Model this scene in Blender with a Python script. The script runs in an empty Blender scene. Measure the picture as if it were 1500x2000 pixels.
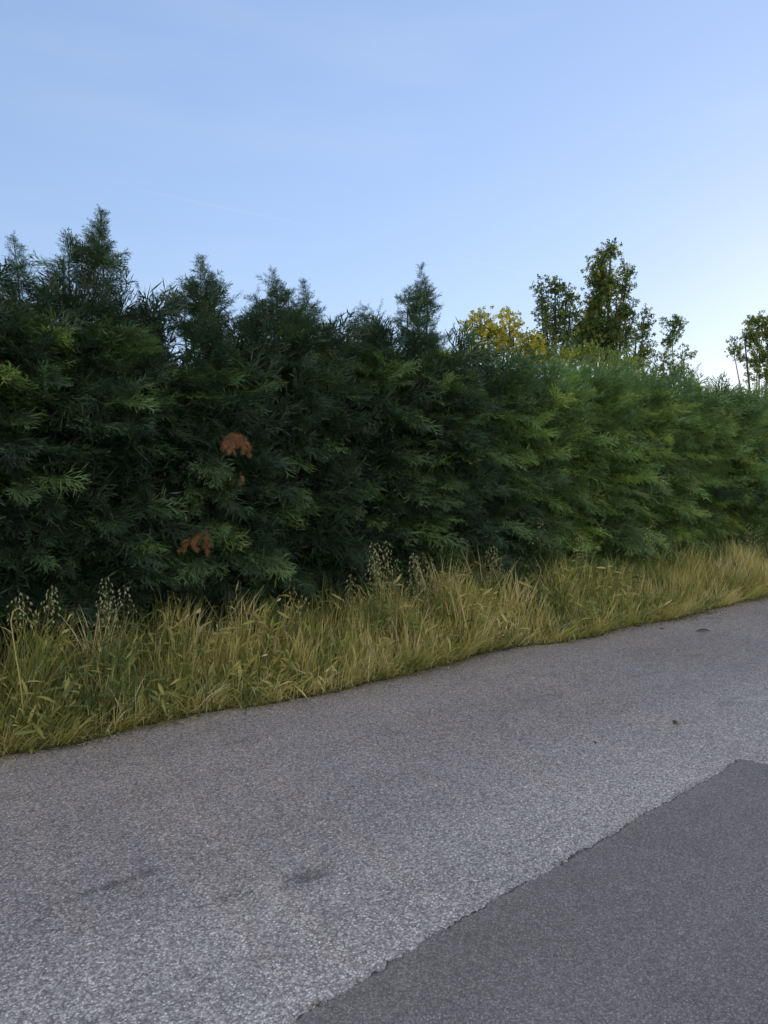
import bpy, math
import numpy as np

R = math.radians
scene = bpy.context.scene
COL = scene.collection

# ------------------------------------------------------------------ camera
# World: +X runs along the road (to the right of the picture), +Y from the road to the hedge.
FOC, EYE, HZ = 1450.0, 1.6, 900.0           # focal length in photo pixels, eye height, horizon row
VX, VY = 0.58, 0.815                        # heading of the view in world X, Y
cam_d = bpy.data.cameras.new('camera')
cam = bpy.data.objects.new('camera', cam_d)
COL.objects.link(cam)
cam_d.sensor_fit = 'VERTICAL'
cam_d.sensor_height = 36.0
cam_d.lens = 36.0 * FOC / 2000.0
cam_d.clip_start = 0.05
cam_d.clip_end = 3000.0
cam.location = (0, 0, EYE)
cam.rotation_euler = (R(90) - math.atan((1000 - HZ) / FOC), 0, math.atan2(VY, VX) - R(90))
scene.camera = cam

# ------------------------------------------------------------------ light
SUN_ANG, SUN_EL = R(17), R(4.0)             # low evening sun behind the hedge, to the right
world = bpy.data.worlds.new('World')
scene.world = world
world.use_nodes = True
wn, wl = world.node_tree.nodes, world.node_tree.links
bg = wn['Background']
sky = wn.new('ShaderNodeTexSky')
sky.sky_type = 'NISHITA'
sky.sun_disc = False
sky.sun_elevation = SUN_EL
sky.sun_rotation = R(90) - SUN_ANG          # Blender measures it clockwise from +Y
sky.air_density = 1.0
sky.dust_density = 0.4
sky.ozone_density = 1.6
bg.inputs['Strength'].default_value = 0.15
sun_d = bpy.data.lights.new('sun', 'SUN')
sun_d.energy = 0.6
sun_d.angle = R(0.6)
sun_d.color = (1.0, 0.80, 0.52)
sun = bpy.data.objects.new('sun', sun_d)
COL.objects.link(sun)
sun.rotation_euler = (R(90) - SUN_EL, 0, SUN_ANG + R(90))
sun.location = (20, 5, 12)
scene.view_settings.view_transform = 'Standard'
scene.view_settings.look = 'None'
scene.view_settings.exposure = 2.0
scene.view_settings.gamma = 1.0
scene.cycles.filter_width = 1.5
scene.cycles.max_bounces = 8
scene.cycles.transparent_max_bounces = 8


def px_dir(x, y):
    """unit direction in the world of a photo pixel (used to aim the contrails)"""
    p = math.atan((1000 - HZ) / FOC)
    cx, cy = (x - 750) / FOC, (1000 - y) / FOC
    f = math.cos(p) + cy * math.sin(p)
    z = -math.sin(p) + cy * math.cos(p)
    v = np.array([VY * cx + VX * f, -VX * cx + VY * f, z])
    return v / np.linalg.norm(v)


def wmath(op, a, b=None, c=None, clamp=False):
    n = wn.new('ShaderNodeMath'); n.operation = op; n.use_clamp = clamp
    for i, v in enumerate((a, b, c)):
        if v is None: continue
        if hasattr(v, 'links'): wl.new(v, n.inputs[i])
        else: n.inputs[i].default_value = v
    return n.outputs[0]


# thin trails and a breath of cirrus high in the sky, fixed to directions of the sky itself
tc = wn.new('ShaderNodeTexCoord')
cir = wn.new('ShaderNodeTexNoise'); cir.inputs['Scale'].default_value = 2.2; cir.inputs['Detail'].default_value = 5
mp = wn.new('ShaderNodeMapping'); mp.inputs['Scale'].default_value = (1, 1, 4.5)
wl.new(tc.outputs['Generated'], mp.inputs[0]); wl.new(mp.outputs[0], cir.inputs['Vector'])
veil = wmath('MULTIPLY', wmath('SUBTRACT', cir.outputs['Fac'], 0.50, clamp=True), 0.35)
for (xa, ya, xb, yb, wdt, amt) in ((250, 366, 640, 448, 0.0020, 0.07), (880, 500, 1070, 545, 0.0018, 0.08)):
    a, b = px_dir(xa, ya), px_dir(xb, yb)
    nrm = np.cross(a, b); nrm /= np.linalg.norm(nrm)
    mid = (a + b) / np.linalg.norm(a + b); half = float(a @ mid)
    d1 = wn.new('ShaderNodeVectorMath'); d1.operation = 'DOT_PRODUCT'
    wl.new(tc.outputs['Generated'], d1.inputs[0]); d1.inputs[1].default_value = tuple(nrm)
    d2 = wn.new('ShaderNodeVectorMath'); d2.operation = 'DOT_PRODUCT'
    wl.new(tc.outputs['Generated'], d2.inputs[0]); d2.inputs[1].default_value = tuple(mid)
    across = wmath('SUBTRACT', 1.0, wmath('DIVIDE', wmath('ABSOLUTE', d1.outputs['Value']), wdt), clamp=True)
    along = wmath('MULTIPLY', wmath('SUBTRACT', d2.outputs['Value'], half), 1.0 / (1 - half), clamp=True)
    veil = wmath('ADD', veil, wmath('MULTIPLY', wmath('MULTIPLY', across, wmath('POWER', along, 0.6)), amt))
gam = wn.new('ShaderNodeGamma'); gam.inputs['Gamma'].default_value = 0.42
wl.new(sky.outputs[0], gam.inputs['Color'])
gain = wn.new('ShaderNodeMix'); gain.data_type = 'RGBA'; gain.blend_type = 'MULTIPLY'; gain.inputs['Factor'].default_value = 1.0
wl.new(gam.outputs[0], gain.inputs['A']); gain.inputs['B'].default_value = (0.67, 0.815, 1.172, 1)
# warm fill glow added to the unseen sky behind camera, lighting hedge and road
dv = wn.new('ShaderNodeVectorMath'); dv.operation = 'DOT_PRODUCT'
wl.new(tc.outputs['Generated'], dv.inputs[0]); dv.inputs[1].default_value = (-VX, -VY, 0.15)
back_fill = wn.new('ShaderNodeMapRange'); back_fill.interpolation_type = 'SMOOTHSTEP'
wl.new(wmath('ADD', dv.outputs['Value'], wmath('MULTIPLY', wmath('SUBTRACT', cir.outputs['Fac'], 0.5), 0.4)), back_fill.inputs['Value'])
back_fill.inputs['From Min'].default_value = -0.30; back_fill.inputs['From Max'].default_value = 0.45
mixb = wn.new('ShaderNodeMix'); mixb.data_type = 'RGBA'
wl.new(back_fill.outputs[0], mixb.inputs['Factor']); wl.new(gain.outputs['Result'], mixb.inputs['A'])
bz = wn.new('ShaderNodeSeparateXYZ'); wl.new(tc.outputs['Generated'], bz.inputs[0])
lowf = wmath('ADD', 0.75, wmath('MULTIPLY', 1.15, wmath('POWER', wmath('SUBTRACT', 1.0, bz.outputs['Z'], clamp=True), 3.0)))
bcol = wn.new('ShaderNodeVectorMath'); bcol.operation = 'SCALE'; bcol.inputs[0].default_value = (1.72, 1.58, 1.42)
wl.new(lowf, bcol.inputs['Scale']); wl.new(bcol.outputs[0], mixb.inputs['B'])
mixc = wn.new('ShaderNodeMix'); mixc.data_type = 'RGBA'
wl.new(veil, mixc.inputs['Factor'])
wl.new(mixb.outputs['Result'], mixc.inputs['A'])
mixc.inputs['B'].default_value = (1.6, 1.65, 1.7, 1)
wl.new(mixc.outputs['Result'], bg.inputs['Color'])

# ------------------------------------------------------------------ helpers
rng = np.random.RandomState(7)


def sn(x, n):
    """ground position at offset n from the road axis, seen in column x of the photo; and its depth"""
    u = (x - 750) / FOC
    t = n / (VY - VX * u)
    return t * (VY * u + VX), n, t


def zz(y, t):
    return EYE + (HZ - y) * t / FOC


def empty(name, loc, label, cat, group=None, rz=0.0):
    o = bpy.data.objects.new(name, None)
    COL.objects.link(o)
    o.location = loc
    o.rotation_euler = (0, 0, rz)
    o.empty_display_size = 0.2
    o['label'] = label
    o['category'] = cat
    if group: o['group'] = group
    return o


def mesh_obj(name, v, f, mat, parent=None, attrs=None, smooth=False):
    """v (V,3), f (F,k) with k = 3 or 4; attrs: name -> per-vertex float"""
    v = np.asarray(v, dtype=np.float32); f = np.asarray(f, dtype=np.int32)
    me = bpy.data.meshes.new(name)
    k = f.shape[1]
    me.vertices.add(len(v)); me.vertices.foreach_set('co', v.ravel())
    me.loops.add(f.size); me.loops.foreach_set('vertex_index', f.ravel())
    me.polygons.add(len(f))
    me.polygons.foreach_set('loop_start', np.arange(0, f.size, k, dtype=np.int32))
    me.polygons.foreach_set('loop_total', np.full(len(f), k, dtype=np.int32))
    if smooth: me.polygons.foreach_set('use_smooth', np.ones(len(f), dtype=bool))
    for an, av in (attrs or {}).items():
        a = me.attributes.new(an, 'FLOAT', 'POINT')
        a.data.foreach_set('value', np.asarray(av, dtype=np.float32))
    me.update(calc_edges=True)
    me.materials.append(mat)
    o = bpy.data.objects.new(name, me)
    COL.objects.link(o)
    if parent: o.parent = parent
    return o


def tube_arrays(pts, rad, sides=6):
    """a tapered tube along a polyline; returns verts and quads"""
    pts = np.asarray(pts, float); rad = np.asarray(rad, float)
    m = len(pts)
    tan = np.gradient(pts, axis=0); tan /= np.linalg.norm(tan, axis=1)[:, None] + 1e-9
    ref = np.array([0.13, 0.97, 0.2]); ref /= np.linalg.norm(ref)
    if abs(tan.mean(0) @ ref) > 0.85: ref = np.array([0.95, 0.1, 0.3])
    a = np.cross(tan, ref); a /= np.linalg.norm(a, axis=1)[:, None]
    b = np.cross(tan, a)
    ang = np.linspace(0, 2 * math.pi, sides, endpoint=False)
    v = pts[:, None, :] + rad[:, None, None] * (a[:, None, :] * np.cos(ang)[None, :, None] + b[:, None, :] * np.sin(ang)[None, :, None])
    i = np.arange(m - 1)[:, None] * sides; j = np.arange(sides)[None, :]; j2 = (j + 1) % sides
    f = np.stack([i + j, i + j2, i + sides + j2, i + sides + j], -1).reshape(-1, 4)
    return v.reshape(-1, 3), f


class Acc:
    def __init__(s): s.v, s.f, s.a, s.n = [], [], [], 0
    def add(s, v, f, a=0.0):
        s.v.append(v); s.f.append(f + s.n); s.n += len(v)
        s.a.append(np.full(len(v), a) if np.isscalar(a) else a)
    def obj(s, name, mat, parent=None, attr='tint', smooth=False):
        return mesh_obj(name, np.concatenate(s.v), np.concatenate(s.f), mat, parent, {attr: np.concatenate(s.a)}, smooth)


def norm(a):
    return a / (np.linalg.norm(a, axis=-1, keepdims=True) + 1e-9)


def frames(d, up, roll):
    """rotation matrices whose columns are X = d, Z close to up turned by roll about d"""
    x = norm(d)
    y = norm(np.cross(up, x))
    z = np.cross(x, y)
    c, s = np.cos(roll)[:, None], np.sin(roll)[:, None]
    y2 = y * c + z * s; z2 = -y * s + z * c
    return np.stack([x, y2, z2], -1)


def scatter(proto_list, which, pos, rot, scl, tint, tiptint=0.0):
    """copies of prototype arrays joined into one array set"""
    V, F, A, n = [], [], [], 0
    for k, (pv, pf, pa) in enumerate(proto_list):
        idx = np.where(which == k)[0]
        if len(idx) == 0: continue
        w = np.einsum('kij,vj->kvi', rot[idx], pv) * scl[idx][:, None, None] + pos[idx][:, None, :]
        fo = pf[None] + (np.arange(len(idx)) * len(pv))[:, None, None]
        V.append(w.reshape(-1, 3)); F.append(fo.reshape(-1, pf.shape[1]) + n)
        A.append((tint[idx][:, None] + tiptint * pa[None]).ravel())
        n += len(idx) * len(pv)
    return np.concatenate(V), np.concatenate(F), np.concatenate(A)


# ------------------------------------------------------------------ materials
class NT:
    def __init__(s, name):
        s.m = bpy.data.materials.new(name); s.m.use_nodes = True
        s.t = s.m.node_tree; s.b = s.t.nodes['Principled BSDF']; s.out = s.t.nodes['Material Output']
    def n(s, typ, **kw):
        nd = s.t.nodes.new(typ)
        for k, v in kw.items():
            if k in nd.inputs: s.put(nd.inputs[k], v)
            else: setattr(nd, k, v)
        return nd
    def put(s, inp, v):
        if hasattr(v, 'links'): s.t.links.new(v, inp)
        else: inp.default_value = v
    def math(s, op, a, b=None, clamp=False):
        nd = s.t.nodes.new('ShaderNodeMath'); nd.operation = op; nd.use_clamp = clamp
        s.put(nd.inputs[0], a)
        if b is not None: s.put(nd.inputs[1], b)
        return nd.outputs[0]
    def ramp(s, fac, stops, interp='LINEAR'):
        nd = s.t.nodes.new('ShaderNodeValToRGB'); s.put(nd.inputs[0], fac)
        cr = nd.color_ramp; cr.interpolation = interp
        while len(cr.elements) < len(stops): cr.elements.new(0.5)
        for e, (p, c) in zip(cr.elements, stops):
            e.position = p
            e.color = (c, c, c, 1) if np.isscalar(c) else (*c, 1)
        return nd.outputs[0]
    def mix(s, fac, a, b, mode='MIX'):
        nd = s.t.nodes.new('ShaderNodeMix'); nd.data_type = 'RGBA'; nd.blend_type = mode
        s.put(nd.inputs['Factor'], fac)
        for k, v in (('A', a), ('B', b)):
            s.put(nd.inputs[k], v if hasattr(v, 'links') else (*v, 1))
        return nd.outputs['Result']


def leaf_mat(name, stops, trans=0.35, rough=0.55, tcol=(1.15, 1.25, 0.6), spec=0.4, noise=0.18):
    """foliage: colour from the 'tint' attribute, a little noise, and light passing through"""
    g = NT(name)
    at = g.n('ShaderNodeAttribute', attribute_name='tint')
    tco = g.n('ShaderNodeTexCoord')
    nz = g.n('ShaderNodeTexNoise', Vector=tco.outputs['Object'], Scale=3.0, Detail=3.0)
    fac = g.math('ADD', at.outputs['Fac'], g.math('MULTIPLY', g.math('SUBTRACT', nz.outputs['Fac'], 0.5), noise * 2), clamp=True)
    col = g.ramp(fac, stops)
    g.put(g.b.inputs['Base Color'], col)
    g.b.inputs['Roughness'].default_value = rough
    g.b.inputs['Specular IOR Level'].default_value = spec
    tr = g.n('ShaderNodeBsdfTranslucent')
    g.put(tr.inputs['Color'], g.mix(1.0, col, tcol, 'MULTIPLY'))
    ms = g.n('ShaderNodeMixShader'); g.put(ms.inputs[0], trans)
    g.t.links.new(g.b.outputs[0], ms.inputs[1]); g.t.links.new(tr.outputs[0], ms.inputs[2])
    g.t.links.new(ms.outputs[0], g.out.inputs['Surface'])
    return g.m


def bark_mat(name, a, b):
    g = NT(name)
    tco = g.n('ShaderNodeTexCoord')
    mpn = g.n('ShaderNodeMapping', Vector=tco.outputs['Object']); mpn.inputs['Scale'].default_value = (1, 1, 0.2)
    nz = g.n('ShaderNodeTexNoise', Vector=mpn.outputs[0], Scale=40.0, Detail=6.0)
    g.put(g.b.inputs['Base Color'], g.ramp(nz.outputs['Fac'], [(0.3, a), (0.7, b)]))
    g.b.inputs['Roughness'].default_value = 0.9
    bp = g.n('ShaderNodeBump', Strength=0.6, Distance=0.01, Height=nz.outputs['Fac'])
    g.t.links.new(bp.outputs[0], g.b.inputs['Normal'])
    return g.m


M_CYP = leaf_mat('cypress_foliage', [(0.0, (0.020, 0.040, 0.031)), (0.3, (0.046, 0.092, 0.062)), (0.55, (0.110, 0.200, 0.092)), (0.8, (0.21, 0.36, 0.125)), (1.0, (0.38, 0.52, 0.16))], trans=0.25, rough=0.5)
M_DEAD = leaf_mat('dead_cypress', [(0.0, (0.10, 0.055, 0.030)), (0.5, (0.23, 0.112, 0.052)), (1.0, (0.38, 0.235, 0.11))], trans=0.2, rough=0.8, tcol=(1, .8, .6))
M_BARK = bark_mat('cypress_bark', (0.035, 0.025, 0.018), (0.10, 0.075, 0.055))
M_BARK2 = bark_mat('tree_bark', (0.05, 0.042, 0.032), (0.14, 0.12, 0.095))
M_GRASS = leaf_mat('verge_grass', [(0.0, (0.055, 0.095, 0.045)), (0.3, (0.15, 0.21, 0.075)), (0.55, (0.34, 0.37, 0.11)), (0.8, (0.56, 0.50, 0.21)), (1.0, (0.76, 0.68, 0.47))], trans=0.3, rough=0.6, noise=0.16)
M_OAT = leaf_mat('oat_husk', [(0.0, (0.16, 0.19, 0.09)), (1.0, (0.50, 0.50, 0.38))], trans=0.3, rough=0.45, noise=0.1)
M_LEAF = leaf_mat('broad_leaf', [(0.0, (0.040, 0.075, 0.034)), (0.4, (0.105, 0.170, 0.060)), (0.75, (0.25, 0.31, 0.085)), (1.0, (0.48, 0.46, 0.09))], trans=0.4, rough=0.5, noise=0.25)
M_GOLD = leaf_mat('golden_leaf', [(0.0, (0.13, 0.20, 0.04)), (0.4, (0.42, 0.43, 0.07)), (1.0, (0.82, 0.74, 0.14))], trans=0.45, rough=0.5, noise=0.3, tcol=(1.1, 1.05, .5))

# ------------------------------------------------------------------ ground, road, patch
EDGE = 4.38


def edge_n(s):
    """where the asphalt ends: wavering a few centimetres"""
    s = np.asarray(s, float)
    return EDGE + 0.045 * np.sin(s * 1.7 + 0.4) + 0.035 * np.sin(s * 2.9 + 2.2) + 0.026 * np.sin(s * 4.3 + 1.0) + 0.012 * np.sin(s * 11.1) + 0.007 * np.sin(s * 29.0 + 2)


def asphalt(name, dark, light, scale, tintc, patch=False):
    g = NT(name)
    tco = g.n('ShaderNodeTexCoord'); P = tco.outputs['Object']
    vor = g.n('ShaderNodeTexVoronoi', Vector=P, Scale=scale, Randomness=1.0)
    sep = g.n('ShaderNodeSeparateColor', Color=vor.outputs['Color'])
    vor2 = g.n('ShaderNodeTexVoronoi', Vector=P, Scale=scale * 2.1)
    sep2 = g.n('ShaderNodeSeparateColor', Color=vor2.outputs['Color'])
    st = g.math('ADD', g.math('MULTIPLY', sep.outputs[0], 0.6), g.math('MULTIPLY', sep2.outputs[0], 0.4))
    cut = 0.0
    col = g.ramp(st, [(0.12, dark), (0.5, tuple(0.5 * (a + b) for a, b in zip(dark, light))), (0.82, light), (0.93, tuple(min(1, c * (1.9 if not patch else 1.6)) for c in light))])
    # binder between the stones
    ring = g.ramp(vor.outputs['Distance'], [(0.35, 1.0), (0.75, 0.62)])
    col = g.mix(1.0, col, ring, 'MULTIPLY')
    # broad wear: mottling and stripes that run with the traffic
    big = g.n('ShaderNodeTexNoise', Vector=P, Scale=0.7, Detail=5.0, Roughness=0.6)
    mpn = g.n('ShaderNodeMapping', Vector=P); mpn.inputs['Scale'].default_value = (0.10, 1.3, 1)
    run = g.n('ShaderNodeTexNoise', Vector=mpn.outputs[0], Scale=1.6, Detail=4.0)
    fine = g.n('ShaderNodeTexNoise', Vector=P, Scale=11.0, Detail=4.0, Roughness=0.65)
    w = g.math('ADD', g.math('MULTIPLY', big.outputs['Fac'], 0.4), g.math('ADD', g.math('MULTIPLY', run.outputs['Fac'], 0.35), g.math('MULTIPLY', fine.outputs['Fac'], 0.25)))
    col = g.mix(1.0, col, g.ramp(w, [(0.30, 0.72), (0.5, 1.0), (0.70, 1.22)]), 'MULTIPLY')
    sx = g.n('ShaderNodeSeparateXYZ', Vector=P)
    if not patch:
        # polished wheel path next to the patch, greasier browner asphalt near the verge
        wob = g.math('ADD', sx.outputs['Y'], g.math('MULTIPLY', g.math('SUBTRACT', big.outputs['Fac'], 0.5), 0.6))
        fy = g.math('DIVIDE', wob, 5.0)
        prof = g.ramp(fy, [(0.34, (1.28, 1.29, 1.29)), (0.47, (1.22, 1.23, 1.23)), (0.58, (1.02, 1.01, 1.02)), (0.74, (1.10, 1.085, 1.10)), (0.86, (1.12, 1.10, 1.12))])
        col = g.mix(1.0, col, prof, 'MULTIPLY')
        # two dark rubber smears on the near side of the lane
        for (cx, cy, rx, ry) in ((0.75, 2.80, 0.20, 0.030), (1.37, 2.42, 0.14, 0.07), (1.05, 2.47, 0.07, 0.05)):
            ex = g.math('DIVIDE', g.math('SUBTRACT', sx.outputs['X'], cx), rx); ey = g.math('DIVIDE', g.math('SUBTRACT', sx.outputs['Y'], cy), ry)
            dd = g.math('SQRT', g.math('ADD', g.math('MULTIPLY', ex, ex), g.math('MULTIPLY', ey, ey)))
            dd = g.math('ADD', dd, g.math('MULTIPLY', g.math('SUBTRACT', fine.outputs['Fac'], 0.5), 2.2))
            col = g.mix(1.0, col, g.ramp(dd, [(0.35, 0.58), (1.0, 1.0)]), 'MULTIPLY')
        # dark oil marks
        mo = g.n('ShaderNodeMapping', Vector=P); mo.inputs['Scale'].default_value = (0.6, 1.6, 1)
        oil = g.n('ShaderNodeTexNoise', Vector=mo.outputs[0], Scale=2.3, Detail=3.0)
        col = g.mix(1.0, col, g.ramp(oil.outputs['Fac'], [(0.63, 1.0), (0.74, 0.72)]), 'MULTIPLY')
    g.put(g.b.inputs['Base Color'], g.mix(1.0, col, tintc, 'MULTIPLY'))
    g.b.inputs['Roughness'].default_value = 0.72
    g.b.inputs['Specular IOR Level'].default_value = 0.45
    hgt = g.math('SUBTRACT', 1.0, g.math('MULTIPLY', vor.outputs['Distance'], 1.0))
    hgt = g.math('ADD', hgt, g.math('MULTIPLY', sep.outputs[1], 0.5))
    bp = g.n('ShaderNodeBump', Strength=0.55 if not patch else 0.4, Distance=0.004, Height=hgt)
    g.t.links.new(bp.outputs[0], g.b.inputs['Normal'])
    return g.m


M_ROAD = asphalt('weathered_asphalt', (0.19, 0.186, 0.186), (0.66, 0.645, 0.64), 125.0, (1.09, 1.035, 1.0))
M_PATCH = asphalt('newer_asphalt', (0.150, 0.150, 0.152), (0.30, 0.30, 0.302), 165.0, (1.04, 1.01, 0.99), patch=True)


def soil_mat():
    g = NT('verge_soil')
    P = g.n('ShaderNodeTexCoord').outputs['Object']
    a = g.n('ShaderNodeTexNoise', Vector=P, Scale=14.0, Detail=8.0, Roughness=0.7)
    b = g.n('ShaderNodeTexNoise', Vector=P, Scale=1.2, Detail=4.0)
    c1 = g.ramp(a.outputs['Fac'], [(0.3, (0.035, 0.034, 0.018)), (0.6, (0.085, 0.078, 0.038)), (0.8, (0.20, 0.165, 0.09))])
    c2 = g.ramp(a.outputs['Fac'], [(0.3, (0.03, 0.042, 0.014)), (0.7, (0.085, 0.10, 0.035))])
    g.put(g.b.inputs['Base Color'], g.mix(g.ramp(b.outputs['Fac'], [(0.4, 0.0), (0.6, 1.0)]), c1, c2))
    g.b.inputs['Roughness'].default_value = 0.95
    bp = g.n('ShaderNodeBump', Strength=0.8, Distance=0.02, Height=a.outputs['Fac'])
    g.t.links.new(bp.outputs[0], g.b.inputs['Normal'])
    return g.m


M_SOIL = soil_mat()


def sheet(name, xs, ys, zf, mat):
    X, Y = np.meshgrid(xs, ys, indexing='ij')
    if callable(zf): Z = zf(X, Y)
    else: Z = np.full_like(X, zf)
    nx, ny = len(xs), len(ys)
    i = np.arange(nx - 1)[:, None] * ny; j = np.arange(ny - 1)[None, :]
    f = np.stack([i + j, i + ny + j, i + ny + j + 1, i + j + 1], -1).reshape(-1, 4)
    return mesh_obj(name, np.stack([X, Y, Z], -1).reshape(-1, 3), f, mat, smooth=True)


g = sheet('ground', np.linspace(-900, 900, 9), np.linspace(-900, 900, 9), -0.06, M_SOIL); g['kind'] = 'structure'

# the road: far edge follows edge_n, near edge behind the camera
xs = np.concatenate([np.linspace(-60, -3, 40, endpoint=False), np.arange(-3, 16, 0.03), np.linspace(16, 160, 120)])
va = np.stack([xs, np.full_like(xs, -2.6), np.zeros_like(xs)], -1)
vb = np.stack([xs, edge_n(xs), np.zeros_like(xs)], -1)
vc = vb + np.array([0, 0.035, -0.05])
v = np.concatenate([va, vb, vc]); m = len(xs); i = np.arange(m - 1)
f = np.concatenate([np.stack([i, i + 1, i + 1 + m, i + m], -1), np.stack([i + m, i + 1 + m, i + 1 + 2 * m, i + 2 * m], -1)])
o = mesh_obj('road', v, f, M_ROAD); o['kind'] = 'structure'


# verge bank under the grass
def verge_z(X, Y):
    d = np.clip((Y - EDGE) / 1.2, 0, 1)
    return -0.03 + 0.10 * d * d * (3 - 2 * d) + 0.012 * np.sin(X * 2.3 + Y * 3) * d + 0.01 * np.sin(X * 7 + 1) * d


o = sheet('verge', np.concatenate([np.linspace(-20, -3, 30, endpoint=False), np.arange(-3, 16, 0.1), np.linspace(16, 90, 160)]),
          np.linspace(EDGE - 0.12, 8.6, 46), lambda X, Y: verge_z(X, Y), M_SOIL)
o['kind'] = 'structure'


# darker patch of newer asphalt with a ragged lip
def ragged(p, q, step, amp, seed):
    r = np.random.RandomState(seed)
    p, q = np.array(p, float), np.array(q, float)
    L = np.linalg.norm(q - p); k = max(2, int(L / step))
    t = np.linspace(0, 1, k)
    off = np.zeros(k)
    for fr, am in ((0.9, 1.0), (2.6, 0.6), (7, 0.45), (19, 0.35), (45, 0.3)):
        off += am * np.sin(t * L * fr * 2 + r.rand() * 7)
    off += r.randn(k) * 0.5
    dd = (q - p) / L; nn = np.array([-dd[1], dd[0]])
    env = np.minimum(1, np.minimum(t, 1 - t) * L / 0.05)
    return p + t[:, None] * (q - p) + nn * (off * amp * env)[:, None]


def on_road(x, y):
    d = px_dir(x, y); k = EYE / -d[2]
    return np.array([d[0] * k, d[1] * k])


corner = tuple(on_road(1442, 1484)); low_end = tuple(on_road(572, 1998)); far_end = on_road(1500, 1496)
fe = far_end - np.array(corner); fe = np.array(corner) + fe / abs(fe[1]) * (corner[1] + 2.3)
e1 = ragged((-9, 0.86), low_end, 0.02, 0.006, 3)
e2 = ragged(low_end, corner, 0.006, 0.0085, 4)
e3 = ragged(corner, tuple(fe), 0.012, 0.006, 5)
edge_line = np.concatenate([e1[:-1], e2, e3[1:]])
inner = np.array([1.0, -2.3])
m = len(edge_line)
# inset ring for the bevelled lip
tg = np.gradient(edge_line, axis=0); tg = tg / (np.linalg.norm(tg, axis=1)[:, None] + 1e-9)
k = 41; ker = np.ones(k) / k
tgs = np.stack([np.convolve(np.pad(tg[:, c], k // 2, mode='edge'), ker, 'valid') for c in (0, 1)], -1); tgs /= np.linalg.norm(tgs, axis=1)[:, None]
nin = np.stack([tgs[:, 1], -tgs[:, 0]], -1)
v = [np.c_[edge_line, np.full(m, 0.0005)], np.c_[edge_line + nin * 0.006, np.full(m, 0.006)]]
v = np.concatenate(v); i = np.arange(m - 1)
f = np.stack([i + 1, i, i + m, i + m + 1], -1)
me = bpy.data.meshes.new('road_patch')
me.from_pydata([tuple(p) for p in v] + [(-9.0, -2.4, 0.006)], [], [tuple(int(c) for c in q) for q in f] + [tuple([int(m + m)] + list(range(2 * m - 1, m - 1, -1)))])
me.materials.append(M_PATCH); me.update()
o = bpy.data.objects.new('road_patch', me); COL.objects.link(o)
o['kind'] = 'structure'

# crumbled joint along the patch: dark tar in broken lengths
g = NT('joint_tar')
nz = g.n('ShaderNodeTexNoise', Vector=g.n('ShaderNodeTexCoord').outputs['Object'], Scale=90.0, Detail=4.0)
g.put(g.b.inputs['Base Color'], g.ramp(nz.outputs['Fac'], [(0.35, 0.03), (0.65, 0.11)]))
g.b.inputs['Roughness'].default_value = 0.8
M_TAR = g.m
r = np.random.RandomState(11)
acc = Acc()
pts = e2[::2]
L = len(pts)
wv = np.clip(np.convolve(r.rand(L + 12), np.ones(13) / 13, 'valid')[:L] * 6 - 2.7, 0, 1.0)
wv = wv * 0.011 * (0.1 + 1.2 * r.rand(L) ** 1.5)
nn = np.array([-0.1, 0.995])
a = np.c_[pts + nn * (wv[:, None] + 0.0), np.full(L, 0.003)]
b = np.c_[pts - nn * 0.004, np.full(L, 0.003)]
i = np.arange(L - 1)
keep = (wv[:-1] > 0.001)
f = np.stack([i, i + L, i + L + 1, i + 1], -1)[keep]
o = mesh_obj('road_joint', np.concatenate([a, b]), f, M_TAR); o['kind'] = 'structure'

# loose chippings scattered along the joint and the verge edge
def gravel(name, pos, size, mat):
    r = np.random.RandomState(len(pos))
    octv = np.array([(1, 0, 0), (-1, 0, 0), (0, 1, 0), (0, -1, 0), (0, 0, 1), (0, 0, -1)], float)
    octf = np.array([(0, 2, 4), (2, 1, 4), (1, 3, 4), (3, 0, 4), (2, 0, 5), (1, 2, 5), (3, 1, 5), (0, 3, 5)])
    n = len(pos)
    vv = octv[None] * (0.6 + 0.6 * r.rand(n, 6, 1)) * size[:, None, None]
    th = r.rand(n) * 6.28; c, s_ = np.cos(th), np.sin(th)
    x = vv[..., 0] * c[:, None] - vv[..., 1] * s_[:, None]; y = vv[..., 0] * s_[:, None] + vv[..., 1] * c[:, None]
    vv = np.stack([x, y, vv[..., 2] * 0.7], -1) + pos[:, None, :]
    ff = (octf[None] + (np.arange(n) * 6)[:, None, None]).reshape(-1, 3)
    return mesh_obj(name, vv.reshape(-1, 3), ff, mat, attrs={'tint': np.repeat(r.rand(n), 6)})


g = NT('stone_chip')
at = g.n('ShaderNodeAttribute', attribute_name='tint')
g.put(g.b.inputs['Base Color'], g.ramp(at.outputs['Fac'], [(0, (0.10, 0.10, 0.10)), (0.7, (0.30, 0.29, 0.29)), (1, (0.62, 0.62, 0.62))]))
g.b.inputs['Roughness'].default_value = 0.75
M_CHIP = g.m
r = np.random.RandomState(5)
k1 = r.randint(0, len(e2), 900)
p1 = e2[k1] + r.randn(900, 2) * np.array([0.014, 0.014])
x2 = -1 + 13 * r.rand(2600); y2 = edge_n(x2) - np.abs(r.randn(2600)) * 0.10 + 0.02
x3 = -1 + 12 * r.rand(1200); y3 = 0.6 + 3.7 * r.rand(1200)
P2 = np.concatenate([p1, np.c_[x2, y2], np.c_[x3, y3]])
sz = np.concatenate([0.0016 + 0.003 * r.rand(900) ** 2, 0.0018 + 0.005 * r.rand(2600) ** 3, 0.0015 + 0.0025 * r.rand(1200) ** 2])
zb = np.zeros(len(P2))
o = gravel('gravel', np.c_[P2, zb + 0.004 + sz * 0.2], sz, M_CHIP)
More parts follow.
